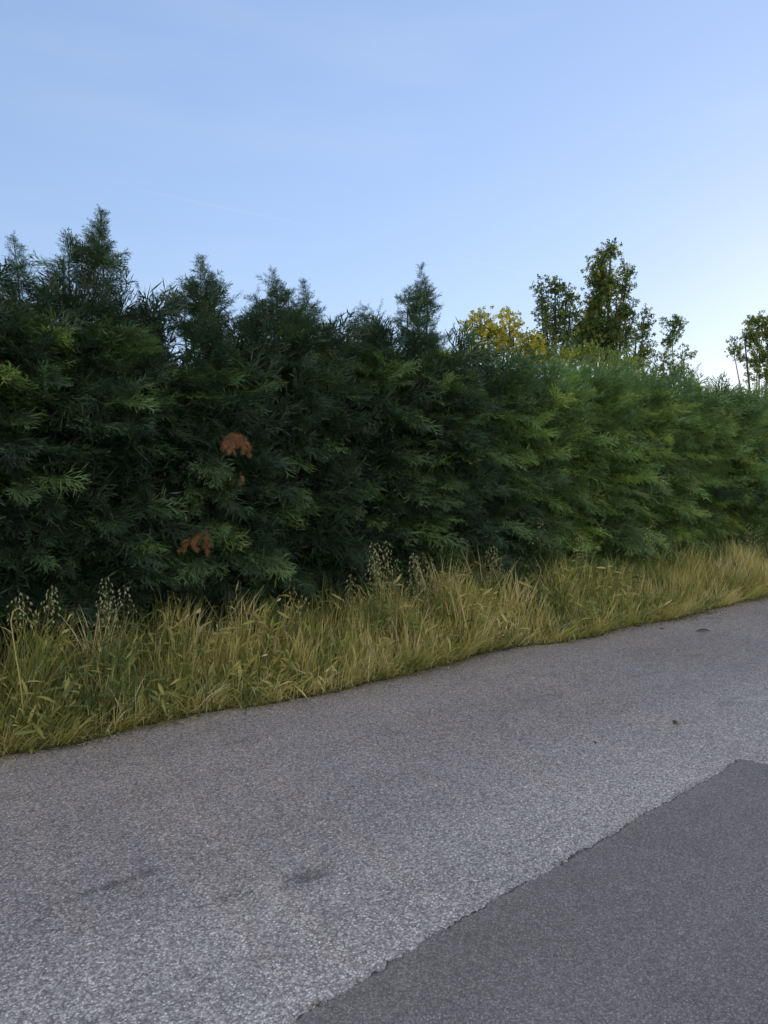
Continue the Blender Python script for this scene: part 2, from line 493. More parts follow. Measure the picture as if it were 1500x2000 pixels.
o['kind'] = 'stuff'; o['label'] = 'fine pale stone chippings strewn over the grey asphalt'; o['category'] = 'gravel'

g = NT('dark_crumb')
at = g.n('ShaderNodeAttribute', attribute_name='tint')
g.put(g.b.inputs['Base Color'], g.ramp(at.outputs['Fac'], [(0, (0.03, 0.026, 0.018)), (0.7, (0.10, 0.085, 0.055)), (1, (0.26, 0.23, 0.17))]))
g.b.inputs['Roughness'].default_value = 0.95
r = np.random.RandomState(15)
n = 9000
x2 = -1.5 + 15 * r.rand(n)
reach = 0.5 + 0.9 * np.clip(np.sin(x2 * 2.1) + np.sin(x2 * 5.3 + 1) + np.sin(x2 * 0.8 + 2), 0, 2)
y2 = edge_n(x2) + 0.03 - np.abs(r.randn(n)) * 0.045 * reach
sz = 0.0015 + 0.006 * r.rand(n) ** 3
o = gravel('soil_crumbs', np.c_[x2, y2, 0.002 + sz * .3], sz, g.m)
o['kind'] = 'stuff'; o['label'] = 'dark soil crumbs and grit spilling from the verge onto the asphalt edge'; o['category'] = 'soil'

# ------------------------------------------------------------------ cypress hedge
def kites(base, d, wid, length, width):
    """pointed four-corner blades; returns verts (k*4,3), faces, tip weights"""
    mid = base + d * (length * 0.42)[:, None]
    tip = base + d * length[:, None]
    w = wid * (width * 0.5)[:, None]
    v = np.stack([base, mid + w, tip, mid - w], 1).reshape(-1, 3)
    f = np.arange(len(v)).reshape(-1, 4)
    a = np.tile([0.0, 0.45, 1.0, 0.45], len(base))
    return v, f, a


def spray_proto(seed, L=0.26, k=7, sub=3, wid=0.0098, ang=36, leafy=1.0):
    """one flat fern-like spray of scale leaves, pointed at every tip"""
    r = np.random.RandomState(seed)
    B, D, W, Ls, Wd = [], [], [], [], []
    droop = 0.12 + 0.14 * r.rand(); sway = 0.03 * r.randn()
    def stem(t): return np.array([L * t, sway * t * t, -droop * L * t * t])
    for j in range(k):
        for sd in (-1, 1):
            t = (j + 0.5 + 0.25 * sd + 0.2 * r.randn()) / (k + 0.3)
            t = min(max(t, 0.03), 0.97)
            l = (0.13 * (1 - t) ** 0.7 + 0.045) * (0.7 + 0.6 * r.rand()) * leafy
            a = R(ang + 8 * r.randn())
            d = np.array([math.cos(a), sd * math.sin(a), -0.12 + 0.2 * r.randn()]); d /= np.linalg.norm(d)
            b = stem(t)
            w = np.cross(d, [0.3 * r.randn(), 0.3 * r.randn(), 1]); w /= np.linalg.norm(w)
            B.append(b); D.append(d); W.append(w); Ls.append(l); Wd.append(wid)
            for q in range(sub):
                u = (q + 0.35 + 0.3 * r.rand()) / (sub + 0.4)
                s2 = 1 if (q + j) % 2 else -1
                a2 = a * 1.0 * sd + s2 * R(32 + 8 * r.randn())
                d2 = np.array([math.cos(a2), math.sin(a2), -0.15 + 0.25 * r.randn()]); d2 /= np.linalg.norm(d2)
                w2 = np.cross(d2, [0.45 * r.randn(), 0.45 * r.randn(), 1]); w2 /= np.linalg.norm(w2)
                B.append(b + d * l * u); D.append(d2); W.append(w2); Ls.append(l * (0.70 - 0.28 * u) * (0.7 + 0.6 * r.rand())); Wd.append(wid * 0.85)
    B.append(stem(0.0)); D.append(np.array([1, 0, -droop])); W.append(np.array([0, 1, 0.])); Ls.append(L * 1.15); Wd.append(0.009)
    return kites(np.array(B), np.array(D), np.array(W), np.array(Ls), np.array(Wd))


SPR = [spray_proto(s) for s in range(10)]
SPR_THIN = [spray_proto(s + 20, L=0.26, k=6, sub=1, wid=0.010, ang=30, leafy=0.85) for s in range(6)]


def halfwidth(z, H):
    t = np.clip(z / H, 0, 1)
    return np.interp(t, [0, 0.15, 0.4, 0.6, 0.8, 0.93, 1.0], [0.74, 0.86, 0.94, 0.90, 0.78, 0.56, 0.25])


def cypress_crown(seed, H=2.75, rs=0.62, nb=150, base_tint=0.3, lean=0.25, leaders=(), wisps=8, scale=1.0):
    r = np.random.RandomState(seed)
    # bough tips on the crown's surface, more of them on the two open faces of the hedge
    z = H * (0.03 + 0.95 * r.rand(nb) ** 0.80)
    phi = np.where(r.rand(nb) < 0.62, -math.pi / 2 + 0.75 * r.randn(nb), r.rand(nb) * 2 * math.pi)
    jit = 0.62 + 0.52 * r.rand(nb)
    hw = halfwidth(z, H)
    tip = np.stack([np.cos(phi) * rs * jit * (0.55 + 0.45 * hw / 0.9), np.sin(phi) * hw * jit, z], -1)
    out = np.stack([np.cos(phi) + lean, np.sin(phi), np.zeros(nb)], -1)
    out = norm(out)
    elev = R(6) + R(44) * np.clip(z / H, 0, 1) ** 4 + R(9) * r.randn(nb)
    bd = norm(out * np.cos(elev)[:, None] + np.array([0, 0, 1.0]) * np.sin(elev)[:, None])
    bl = (0.50 + 0.38 * r.rand(nb)) * scale
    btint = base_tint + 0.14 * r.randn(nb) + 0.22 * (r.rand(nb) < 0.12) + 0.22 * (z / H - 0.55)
    m = 12
    u = np.linspace(0, 1, m)[None, :].repeat(nb, 0) + 0.03 * r.randn(nb, m)
    # bough curve: rises, then the end nods over
    nod = 0.10 + 0.10 * r.rand(nb)
    P = tip[:, None, :] - bd[:, None, :] * (bl[:, None] * (1 - u))[..., None]
    P[..., 2] -= (nod[:, None] * np.clip(u, 0, 1) ** 2.2) * bl[:, None] * 1.2
    T = bd[:, None, :] + np.array([0, 0, -1.0]) * (nod[:, None] * 2.2 * np.clip(u, 0, 1) ** 1.2)[..., None]
    T = norm(T)
    side = norm(np.cross(T, np.array([0, 0, 1.0])))
    sg = np.where(np.arange(m) % 2 == 0, 1.0, -1.0)[None, :, None]
    spread = (0.78 - 0.50 * u)[..., None] * sg * (0.75 + 0.5 * r.rand(nb, m, 1))
    D = norm(T + side * spread + 0.10 * r.randn(nb, m, 3) + np.array([0, 0, -0.10]))
    D[:, -1] = T[:, -1]
    S = (1.14 - 0.40 * u) * (0.70 + 0.6 * r.rand(nb, m)) * (0.8 + 0.45 * r.rand(nb, 1)) * scale
    up = norm(np.array([0, 0, 1.0]) + 0.35 * out[:, None, :] + 0.25 * r.randn(nb, m, 3))
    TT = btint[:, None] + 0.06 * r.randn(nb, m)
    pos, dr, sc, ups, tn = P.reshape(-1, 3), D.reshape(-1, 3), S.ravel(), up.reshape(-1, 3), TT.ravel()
    # inner foliage near the stems
    ni = 340
    zi = H * 0.95 * r.rand(ni); ai = r.rand(ni) * 6.283; q = np.sqrt(r.rand(ni)) * 0.72
    hi = halfwidth(zi, H)
    pi_ = np.stack([np.cos(ai) * q * rs, np.sin(ai) * q * hi, zi], -1)
    di = norm(np.stack([np.cos(ai), np.sin(ai), 0.4 + 0.5 * r.randn(ni)], -1))
    pos = np.concatenate([pos, pi_]); dr = np.concatenate([dr, di]); sc = np.concatenate([sc, 1.35 + 0.4 * r.rand(ni)])
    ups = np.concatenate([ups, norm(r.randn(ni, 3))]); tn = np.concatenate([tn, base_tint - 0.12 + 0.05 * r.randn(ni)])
    # leading shoots: (dx, dy, top z, length, bushiness)
    LP, LD, LS, LT = [], [], [], []
    stems = []
    for (dx, dy, zt, ln, bush) in leaders:
        lean_x = np.clip(0.035 * r.randn(), -.06, .06); bend = np.clip(0.04 * r.randn(), -.06, .06)
        kk = int(ln * 58) + 6; a0 = r.rand() * 6.28; lop = 0.25 + 0.4 * r.rand()
        for q2 in range(kk):
            t = ((q2 + r.rand()) / kk) ** 0.85        # 0 bottom, 1 top
            c = np.array([dx + lean_x * t + bend * t * t, dy, zt - ln * (1 - t)])
            a = q2 * 2.4 + 0.5 * r.randn()
            sl = (0.02 + (0.05 + 0.20 * bush) * (1 - t)) * (0.35 + 1.25 * r.rand() ** 1.4) * (1 + lop * math.cos(a - a0))
            el = R(26 + 28 * t + 20 * r.randn())
            d = np.array([math.cos(a) * math.cos(el), math.sin(a) * math.cos(el), math.sin(el)])
            sp_n = 3 + int(4 * (1 - t) * bush + r.rand())
            for j in range(sp_n):
                w = j / (sp_n - 0.999)
                sd = norm(np.cross(d, [0, 0, 1.0])) * (1 if j % 2 else -1) * (0.8 - 0.7 * w)
                LP.append(c + d * sl * w * 0.8 + [0, 0, -0.03 * w * w]); LD.append(norm(d + sd + 0.15 * r.randn(3) + [0, 0, 0.05]))
                LS.append((0.26 + 0.62 * (1 - t)) * (0.7 + 0.6 * r.rand()) * (0.70 + 0.28 * bush)); LT.append(base_tint + 0.05 + 0.07 * r.randn())
        tt = np.linspace(0, 1, 6)
        sp = np.stack([dx + lean_x * tt + bend * tt * tt, np.full(6, dy), zt - ln * (1 - tt)], -1)
        sp = np.concatenate([[[dx * 0.6, dy * 0.6, zt - ln - 0.6]], sp])
        stems.append((sp, np.linspace(0.009, 0.0018, 7)))
    # loose wisps that stick out of the top
    for q2 in range(wisps):
        a = r.rand() * 6.28; rad = 0.5 * math.sqrt(r.rand())
        c = np.array([math.cos(a) * rad * 1.1, math.sin(a) * rad * 0.8, H - 0.12 + 0.05 * r.randn()])
        d = norm(np.array([math.cos(a) * 0.5 + 0.3 + 0.3 * r.randn(), math.sin(a) * 0.5, 0.75 + 0.3 * r.rand()]))
        ln = 0.22 + 0.22 * r.rand()
        for j in range(9):
            t = j / 8
            LP.append(c + d * ln * t)
            LD.append(norm(d + 0.55 * (1 - t) * norm(r.randn(3)) + np.array([0.1, 0, -0.05])))
            LS.append((0.62 - 0.38 * t)); LT.append(base_tint + 0.1 * r.randn())
    thin_pos = np.array(LP); thin_d = np.array(LD, float)
    # the lower side shoots of the leaders carry full sprays
    LS = np.array(LS); LT = np.array(LT)
    full = (LS > 0.45)
    pos = np.concatenate([pos, thin_pos[full]]); dr = np.concatenate([dr, thin_d[full]]); sc = np.concatenate([sc, LS[full]])
    ups = np.concatenate([ups, norm(np.array([0, 0, 1.0]) + 0.3 * r.randn(int(full.sum()), 3))]); tn = np.concatenate([tn, LT[full]])
    thin_pos, thin_d, LS, LT = thin_pos[~full], thin_d[~full], LS[~full], LT[~full]
    n1, n2 = len(pos), len(thin_pos)
    rot = frames(dr, ups, 0.45 * r.randn(n1))
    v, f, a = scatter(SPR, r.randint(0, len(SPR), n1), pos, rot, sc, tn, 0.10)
    if n2:
        upt = norm(np.array([0, 0, 1.0]) + 0.3 * r.randn(n2, 3))
        rot2 = frames(thin_d, upt, 0.5 * r.randn(n2))
        v2, f2, a2 = scatter(SPR_THIN, r.randint(0, len(SPR_THIN), n2), thin_pos, rot2, LS, LT, 0.08)
        v = np.concatenate([v, v2]); f = np.concatenate([f, f2 + len(a)]); a = np.concatenate([a, a2])
    # trunk and boughs
    ta = Acc()
    zt = np.linspace(0, H - 0.25, 9)
    tp = np.stack([0.03 * np.sin(zt * 2 + seed), 0.03 * np.cos(zt * 1.7 + seed), zt], -1)
    ta.add(*tube_arrays(tp, np.interp(zt, [0, 0.15, H - 0.25], [0.075, 0.055, 0.008]), 8))
    for j in range(0, nb, 2):
        p0 = P[j, 0]; root = np.array([0.02, 0.0, max(0.05, p0[2] - 0.25 * np.hypot(p0[0], p0[1]))])
        path = np.array([root, (root + p0) / 2 + [0, 0, -0.02], P[j, 0], P[j, 6], P[j, 11]])
        ta.add(*tube_arrays(path, [0.014, 0.010, 0.007, 0.004, 0.0015], 4))
    for sp, rd in stems: ta.add(*tube_arrays(sp, rd, 5))
    return (v, f, np.clip(a, 0, 1)), ta


HEDGE_N = 6.3
# s along the road, crown height, tint (greener rightwards, partly light put into the colour), lean, leaders, label
CY = [
    (-1.55, 2.94, 0.27, 0.42, [(0, 0, 3.18, 0.64, 0.3)], 'cypress in the hedge left of the picture edge, outermost on the left'),
    (-0.65, 2.99, 0.27, 0.42, [(0, 0, 3.08, 0.64, 0.3)], 'dark cypress at the left end of the hedge beside the first rounded top'),
    (0.25, 2.94, 0.28, 0.42, [(0.2, 0, 2.98, 0.53, 0.3)], 'dark rounded cypress filling the far left edge of the hedge'),
    (1.02, 2.79, 0.30, 0.42, [(0.05, 0, 3.23, 0.64, 0.3), (-0.2, 0.1, 2.93, 0.43, 0.3)], 'dark green cypress with a thin bent shoot, just left of the tallest spire'),
    (1.62, 2.79, 0.29, 0.42, [(0, 0.05, 3.6, 1.01, 0.7), (-0.3, 0.1, 3.08, 0.47, 0.44), (0.2, 0.2, 2.88, 0.43, 0.38), (0.11, 0.05, 3.47, 0.4, 0.15), (-0.16, 0.05, 3.34, 0.35, 0.2)], 'cypress with the tall shaggy spire, highest point of the hedge on the left'),
    (2.46, 2.63, 0.28, 0.42, [(0.05, 0, 3.3, 0.83, 0.77), (-0.42, 0.1, 2.8, 0.43, 0.36), (0.16, 0, 3.17, 0.4, 0.15), (-0.11, 0, 3.04, 0.35, 0.2)], 'cypress with a broad pointed top, above the upper rust brown spray'),
    (3.28, 2.80, 0.31, 0.42, [(0, 0, 3.28, 0.59, 0.57), (0.35, 0.0, 3.26, 0.66, 0.38), (-0.3, 0.1, 2.98, 0.47, 0.57), (0.15, 0, 3.03, 0.53, 0.83), (0.11, 0, 3.15, 0.4, 0.15), (-0.16, 0, 3.02, 0.35, 0.2)], 'cypress with a rounded double top and two thin forked shoots'),
    (4.22, 2.77, 0.32, 0.42, [(0.05, 0, 3.1, 0.53, 0.38), (-0.35, 0.1, 2.83, 0.38, 0.44), (0.16, 0, 2.97, 0.4, 0.15), (-0.11, 0, 2.84, 0.35, 0.2)], 'low topped cypress between the double top and the slender feathery spire'),
    (4.92, 2.83, 0.33, 0.42, [(-0.02, 0, 3.6, 1.04, 0.4), (0.25, 0.05, 2.9, 0.43, 0.51), (0.09, 0, 3.47, 0.4, 0.15), (-0.18, 0, 3.34, 0.35, 0.2)], 'cypress with the slender feathery spire in the middle of the hedge'),
    (5.75, 2.65, 0.46, 0.50, [(0, 0, 2.74, 0.44, 0.38)], 'cypress just left of the golden tree, where the hedge turns greener'),
    (6.60, 2.61, 0.63, 0.50, [(0, 0.1, 2.78, 0.5, 0.38)], 'bright green cypress directly in front of the golden leaved tree'),
    (7.50, 2.66, 0.63, 0.50, [(0.1, 0.1, 2.76, 0.38, 0.38)], 'light green cypress with sweeping boughs in front of the twin leafy stems'),
    (8.40, 2.63, 0.60, 0.50, [(0, 0.1, 2.76, 0.38, 0.36)], 'green cypress in front of the tall narrow dark tree'),
    (9.35, 2.61, 0.62, 0.50, [(0, 0, 2.71, 0.44, 0.36)], 'soft green cypress in front of the thin twiggy bush'),
    (10.40, 2.58, 0.66, 0.50, [(0, 0, 2.66, 0.38, 0.36)], 'yellowish green cypress below the lowest dip of bright sky'),
    (11.60, 2.58, 0.68, 0.50, [(0, 0, 2.66, 0.38, 0.36)], 'yellowish green cypress at the right edge, below the olive leaved tree'),
    (12.90, 2.64, 0.64, 0.50, [(0, 0, 2.76, 0.38, 0.36)], 'pale green cypress at the right end of the hedge in view'),
]


def add_cypress(i, s, H, tint, lean, leaders, label):
    (v, f, a), ta = cypress_crown(100 + i, H=H, base_tint=tint, lean=lean, leaders=leaders,
                                  rs=0.66 if s < 6 else 0.74, nb=175 if s < 6 else 160, wisps=12)
    t = empty('cypress', (s, HEDGE_N + 0.06 * math.sin(i * 2.1), 0.05), label, 'cypress tree', 'cypress trees of the hedge')
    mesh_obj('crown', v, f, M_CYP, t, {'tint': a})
    ta.obj('trunk', M_BARK, t, smooth=True)
    return t


trees = [add_cypress(i, *c) for i, c in enumerate(CY)]
# the hedge runs on to the right, out of the picture
for k, s in enumerate(np.arange(14.1, 42, 1.15)):
    src = trees[10 + (k * 3) % 7]
    t = src.copy(); COL.objects.link(t)
    t.location = (s, HEDGE_N + 0.1 * math.sin(k), 0.05); t.scale = (1.2 if k % 2 else -1.2, 1, 1)
    t['label'] = 'pale green cypress in the far run of the hedge, out past the right edge'
    for ch in src.children:
        c = ch.copy(); COL.objects.link(c); c.parent = t


# dead rust-brown sprays hanging in the hedge
def dead_branch(tree, x, y, n, size, cnt, seed, label):
    s, _, t = sn(x, n); z = zz(y, t)
    r = np.random.RandomState(seed)
    c = np.array([s, n, z]) - np.array(tree.location)
    pos, dr, sc = [], [], []
    for k in range(cnt):                       # hanging strands, each a short chain of dry sprays
        a = -1 + 2 * (k + 0.5) / cnt + 0.06 * r.randn()
        p = c + np.array([a * size * 0.62, 0.03 * r.randn() - 0.05 * (1 - a * a), size * (0.55 - 0.42 * a * a)])
        d = norm(np.array([a * 0.38 - 0.12 + 0.10 * r.randn(), -0.28 + 0.12 * r.randn(), -1.0]))
        ln = size * (0.75 + 0.65 * r.rand())
        m_ = 6
        for q in range(m_):
            pos.append(p + d * ln * q / m_ + 0.006 * r.randn(3)); dr.append(d + 0.22 * r.randn(3)); sc.append((0.36 - 0.03 * q) * (0.8 + 0.4 * r.rand()) * size / 0.17)
    pos = np.array(pos); n_ = len(pos)
    rot = frames(np.array(dr), norm(np.array([0.2, -1.0, .2]) + 0.3 * r.randn(n_, 3)), 0.35 * r.randn(n_))
    v, f, a = scatter(SPR, r.randint(0, 6, n_), pos, rot, np.array(sc), 0.35 + 0.4 * r.rand(n_), 0.2)
    v2, f2 = tube_arrays([c + [0, .5, -.05], c + [0, .2, size * .4], c + [0, -.02, size * 0.5]], [.01, .007, .004], 5)
    v = np.concatenate([v, v2]); f = np.concatenate([f, f2 + len(a)]); a = np.concatenate([a, np.full(len(v2), .1)])
    o = mesh_obj('dead_branch', v, f, M_DEAD, tree, {'tint': np.clip(a, 0, 1)})
    o['label'] = label
    return o


dead_branch(trees[5], 458, 862, 5.28, 0.135, 8, 1, 'rust brown dead spray, the larger and upper one')
dead_branch(trees[5], 460, 932, 5.40, 0.085, 3, 3, 'small dull brown dead tuft under the upper rust spray')
dead_branch(trees[4], 388, 1054, 5.26, 0.128, 6, 2, 'rust brown dead spray, the lower one near the grass')

# ------------------------------------------------------------------ verge grass
def blades(px, py, pz, hgt, width, lean_dir, lean_amt, curl, tint, seg=4):
    """curved tapering ribbons"""
    n = len(px)
    u = np.linspace(0, 1, seg + 1)
    L = np.stack([np.cos(lean_dir), np.sin(lean_dir)], -1)
    # arc: angle from vertical grows along the blade
    th = lean_amt[:, None] + curl[:, None] * u[None] ** 1.5
    dz = np.cos(th); dx = np.sin(th)
    step = (hgt / seg)[:, None]
    cz = np.concatenate([np.zeros((n, 1)), np.cumsum(dz[:, :-1] * step, 1)], 1)
    cx = np.concatenate([np.zeros((n, 1)), np.cumsum(dx[:, :-1] * step, 1)], 1)
    c = np.stack([px[:, None] + L[:, :1] * cx, py[:, None] + L[:, 1:] * cx, np.maximum(pz[:, None] + cz, 0.006)], -1)
    wd = np.random.RandomState(n).rand(n) * 6.283
    wv = np.stack([np.cos(wd), np.sin(wd), np.zeros(n)], -1)
    w = (width[:, None] * np.interp(u, [0, .3, .75, 1], [.75, 1, .65, .06])[None])[..., None] * 0.5
    a = c + wv[:, None] * w; b = c - wv[:, None] * w
    v = np.stack([a, b], 2).reshape(n, -1, 3)            # n, (seg+1)*2, 3
    i = np.arange(seg) * 2
    q = np.stack([i, i + 1, i + 3, i + 2], -1)
    f = q[None] + (np.arange(n) * (seg + 1) * 2)[:, None, None]
    return v.reshape(-1, 3), f.reshape(-1, 4), np.repeat(tint, (seg + 1) * 2)


def lf(x, y, fx, fy, seed):
    r = np.random.RandomState(seed); o = np.zeros_like(x)
    for k in range(5):
        a, b, c = r.randn(3)
        o += np.sin(x * fx * (1 + .6 * a) + y * fy * b + c * 5)
    return o / 5 ** 0.5


r = np.random.RandomState(21)
ga = Acc()
def field(n, s0, s1, n0, n1, hfun, wrange, tintf, leanm, curlm, seg=4, clump=0.0):
    s = s0 + (s1 - s0) * r.rand(n)
    d = r.rand(n)
    y = edge_n(s) + n0 + (n1 - n0) * d
    if clump:
        y += 0
    z = verge_z(s, y) - 0.01
    h = hfun(s, y) * (0.55 + 0.6 * r.rand(n))
    ld = np.where(r.rand(n) < 0.7, R(-30) + 1.6 * lf(s, y, 2.2, 1.5, 77) + 0.6 * r.randn(n), r.rand(n) * 6.283)
    flat = np.clip(lf(s, y, 1.6, 1.2, 55) - 0.55, 0, 1)
    la = np.abs(leanm * r.randn(n)) + 0.5 * flat; cu = np.abs(curlm[0] + curlm[1] * r.randn(n))
    w = wrange[0] + (wrange[1] - wrange[0]) * r.rand(n) ** 1.5
    v, f, a = blades(s, y, z, h, w, ld, la, cu, np.clip(tintf(s, y) + 0.21 * r.randn(n), 0, 1), seg)
    ga.add(v, f, a)


def tall(s, y):
    d = np.clip((y - EDGE) / 0.7, 0, 1)
    base = np.interp(s, [-2, 0.9, 1.7, 2.7, 3.6, 4.1, 4.8, 5.4, 6.5, 14], [.60, .58, .42, .44, .50, .66, .60, .46, .43, .41])
    return base * (0.40 + 0.6 * d) * np.clip(1 + 0.26 * lf(s, y, 5, 2, 1) + 0.16 * lf(s, y, 13, 7, 9), .35, 1.35)


def t_main(s, y):
    return 0.48 + 0.08 * (s < 3) + 0.26 * lf(s, y, 2.6, 2, 2) + 0.16 * lf(s, y, 9, 5, 3)


def t_green(s, y): return 0.24 + 0.12 * lf(s, y, 3, 2, 4)
def t_dry(s, y): return 0.82 + 0.08 * lf(s, y, 3, 2, 5)


field(12000, -2.5, 9, 0.02, 1.05, tall, (0.004, 0.010), t_main, 0.16, (0.5, 0.5))
field(5500, -2.5, 9, 0.10, 1.15, tall, (0.004, 0.012), t_green, 0.14, (0.4, 0.5))
field(9000, -2.5, 9, 0.00, 0.9, tall, (0.003, 0.009), t_dry, 0.20, (0.5, 0.6))
field(15000, 9, 16, 0.02, 1.15, tall, (0.005, 0.011), t_main, 0.14, (0.4, 0.4), 3)
field(8000, 9, 16, 0.0, 1.0, tall, (0.005, 0.010), t_dry, 0.2, (0.5, 0.5), 3)
field(9000, 16, 45, 0.0, 1.3, tall, (0.012, 0.03), t_main, 0.15, (0.4, 0.4), 2)
# short growth and straw at the asphalt edge
low = lambda s, y: 0.16 + 0.05 * lf(s, y, 6, 3, 6)
field(9000, -2.5, 14, -0.03, 0.35, low, (0.003, 0.007), lambda s, y: 0.28 + 0.2 * lf(s, y, 4, 3, 7), 0.5, (0.8, 0.6), 3)
# upright dry stalks in loose bunches
nb_ = 46; bs = -1.5 + 12.5 * r.rand(nb_); bs[:12] = 3.7 + 1.5 * r.rand(12)
by = edge_n(bs) + 0.15 + 0.6 * r.rand(nb_)
for q in range(nb_):
    k = 30 + r.randint(50)
    sx_ = bs[q] + 0.07 * r.randn(k); sy_ = by[q] + 0.07 * r.randn(k)
    hh_ = tall(sx_, sy_) * (0.8 + 0.5 * r.rand(k))
    v, f, a = blades(sx_, sy_, verge_z(sx_, sy_), hh_, 0.004 + 0.006 * r.rand(k), r.rand(k) * 6.28, 0.05 + 0.16 * r.rand(k), 0.2 + 1.1 * r.rand(k) ** 2, np.clip(0.78 + 0.15 * r.randn() + 0.1 * r.randn(k), 0, 1), 5)
    ga.add(v, f, a)
# tufts that lean out over the asphalt
for q in range(120):
    k = 14 + r.randint(30); s0_ = -1.5 + 15 * r.rand(); d0 = R(-85) + 0.6 * r.randn()
    sx_ = s0_ + 0.05 * r.randn(k); sy_ = edge_n(sx_) + 0.02 + 0.05 * r.rand(k)
    v, f, a = blades(sx_, sy_, np.full(k, 0.005), 0.12 + 0.34 * r.rand(k) * r.rand(), 0.003 + 0.006 * r.rand(k), d0 + 0.5 * r.randn(k), 0.35 + 0.5 * r.rand(k), 0.7 + 0.6 * r.rand(k), np.clip(0.35 + 0.5 * r.rand() + 0.12 * r.randn(k), 0, 1), 5)
    ga.add(v, f, a)
# matted thatch creeping over the asphalt edge
n = 9000
s = -2.5 + 17 * r.rand(n); y = edge_n(s) - 0.16 * np.clip(lf(s, s * 0, 3.1, 0, 12), 0, 1.2) * r.rand(n) + 0.16 * r.rand(n) - 0.02
v, f, a = blades(s, y, 0.004 + 0.02 * r.rand(n), 0.03 + 0.10 * r.rand(n) ** 1.5, 0.002 + 0.004 * r.rand(n), r.rand(n) * 6.28, 1.35 + 0.2 * r.rand(n), 0.2 * r.rand(n), np.clip(0.62 + 0.25 * r.randn(n), 0.1, 1), 2)
ga.add(v, f, a)
# straw fallen over towards the road
n = 2400
s = -2.5 + 16.5 * r.rand(n); y = edge_n(s) + 0.0 + 0.22 * r.rand(n)
v, f, a = blades(s, y, np.full(n, 0.02), 0.10 + 0.26 * r.rand(n) ** 1.5, 0.003 + 0.005 * r.rand(n), R(-60) + 0.8 * r.randn(n), 0.55 + 0.5 * r.rand(n), 0.9 + 0.5 * r.rand(n), np.clip(0.8 + 0.15 * r.randn(n), 0, 1), 5)
ga.add(v, f, a)
o = ga.obj('verge_grass', M_GRASS)
o['kind'] = 'stuff'; o['label'] = 'tall yellow green grass and dry straw growing between the asphalt and the hedge'; o['category'] = 'grass'

# broad yellowing leaves of weeds standing in the grass
def leaf_proto(seed, L=0.1, W=0.026):
    """a bent lance-shaped leaf"""
    r = np.random.RandomState(seed)
    u = np.linspace(0, 1, 5); w = W * np.array([.12, .8, 1, .65, .04]) * .5
    x = L * u; z = -0.25 * L * u ** 2 * (1 + .6 * r.randn())
    v = np.concatenate([np.stack([x, w, z + .15 * w], -1), np.stack([x, -w, z + .15 * w], -1), np.stack([x, 0 * x, z], -1)])
    i = np.arange(4)
    f = np.concatenate([np.stack([i, i + 1, i + 11, i + 10], -1), np.stack([i + 10, i + 11, i + 6, i + 5], -1)])
    return v, f, np.tile(u, 3)


LFP = [leaf_proto(k, 0.10 + .03 * (k % 3), .020 + .006 * (k % 2)) for k in range(5)]
r = np.random.RandomState(31)
wa = Acc()
nst = 1250
cc = -1.5 + 8.5 * r.rand(75) ** 1.3
ss = cc[r.randint(0, 75, nst)] + 0.10 * r.randn(nst)
yy = edge_n(ss) + 0.05 + 0.85 * r.rand(nst)
hh = tall(ss, yy) * (0.75 + 0.35 * r.rand(nst))
pos, dr, sc, tn = [], [], [], []
for k in range(nst):
    k2 = 5 + r.randint(5)
    dx, dy = 0.08 * r.randn(2)
    ct = float(np.clip(0.50 + 0.22 * lf(ss[k:k + 1], yy[k:k + 1], 3.0, 2, 8)[0] + 0.1 * r.randn(), 0.1, 1))
    z0 = float(verge_z(ss[k], yy[k]))
    path = np.array([[ss[k], yy[k], z0], [ss[k] + dx * .5, yy[k] + dy * .5, z0 + hh[k] * .5], [ss[k] + dx * 1.3, yy[k] + dy * 1.3, z0 + hh[k]]])
    v, f = tube_arrays(path, [.0030, .0024, .0015], 3)
    wa.add(v, f, ct)
    for j in range(k2):
        u = 0.2 + 0.8 * (j + r.rand()) / k2
        a = r.rand() * 6.28
        p = path[0] * (1 - u) + path[2] * u
        pos.append(p); dr.append([math.cos(a), math.sin(a), 0.7 * r.randn() + .1]); sc.append(0.38 + 0.75 * r.rand() ** 1.4); tn.append(np.clip(ct + .12 * r.randn(), 0, 1))
pos = np.array(pos); nl = len(pos)
rot = frames(np.array(dr, float), norm(np.array([0, 0, 1.]) + .4 * r.randn(nl, 3)), .6 * r.randn(nl))
v, f, a = scatter(LFP, r.randint(0, 5, nl), pos, rot, np.array(sc), np.array(tn), 0.05)
wa.add(v, f, np.clip(a, 0, 1))
o = wa.obj('weeds', M_GRASS)
o['kind'] = 'stuff'; o['label'] = 'yellowing broad leaved weeds mixed into the tall verge grass'; o['category'] = 'weeds'


# ------------------------------------------------------------------ wild oats with silvery seed heads
def husk_proto(seed):
    r = np.random.RandomState(seed)
    V, F, A = [], [], []
    n = 0
    for sd in (-1, 1):
        d = np.array([1, sd * .22, -.05]); w = np.cross(d, [0, 0, 1.])
        v, f, a = kites(np.zeros((1, 3)), norm(d)[None], norm(w)[None], np.array([0.024]), np.array([0.0075]))
        V.append(v); F.append(f + n); A.append(a); n += 4
        v, f, a = kites(np.zeros((1, 3)), norm(d)[None], np.array([[0, 0, 1.]]), np.array([0.024]), np.array([0.006]))
        V.append(v); F.append(f + n); A.append(a); n += 4
    return np.concatenate(V), np.concatenate(F), np.concatenate(A)


HSK = [husk_proto(k) for k in range(3)]


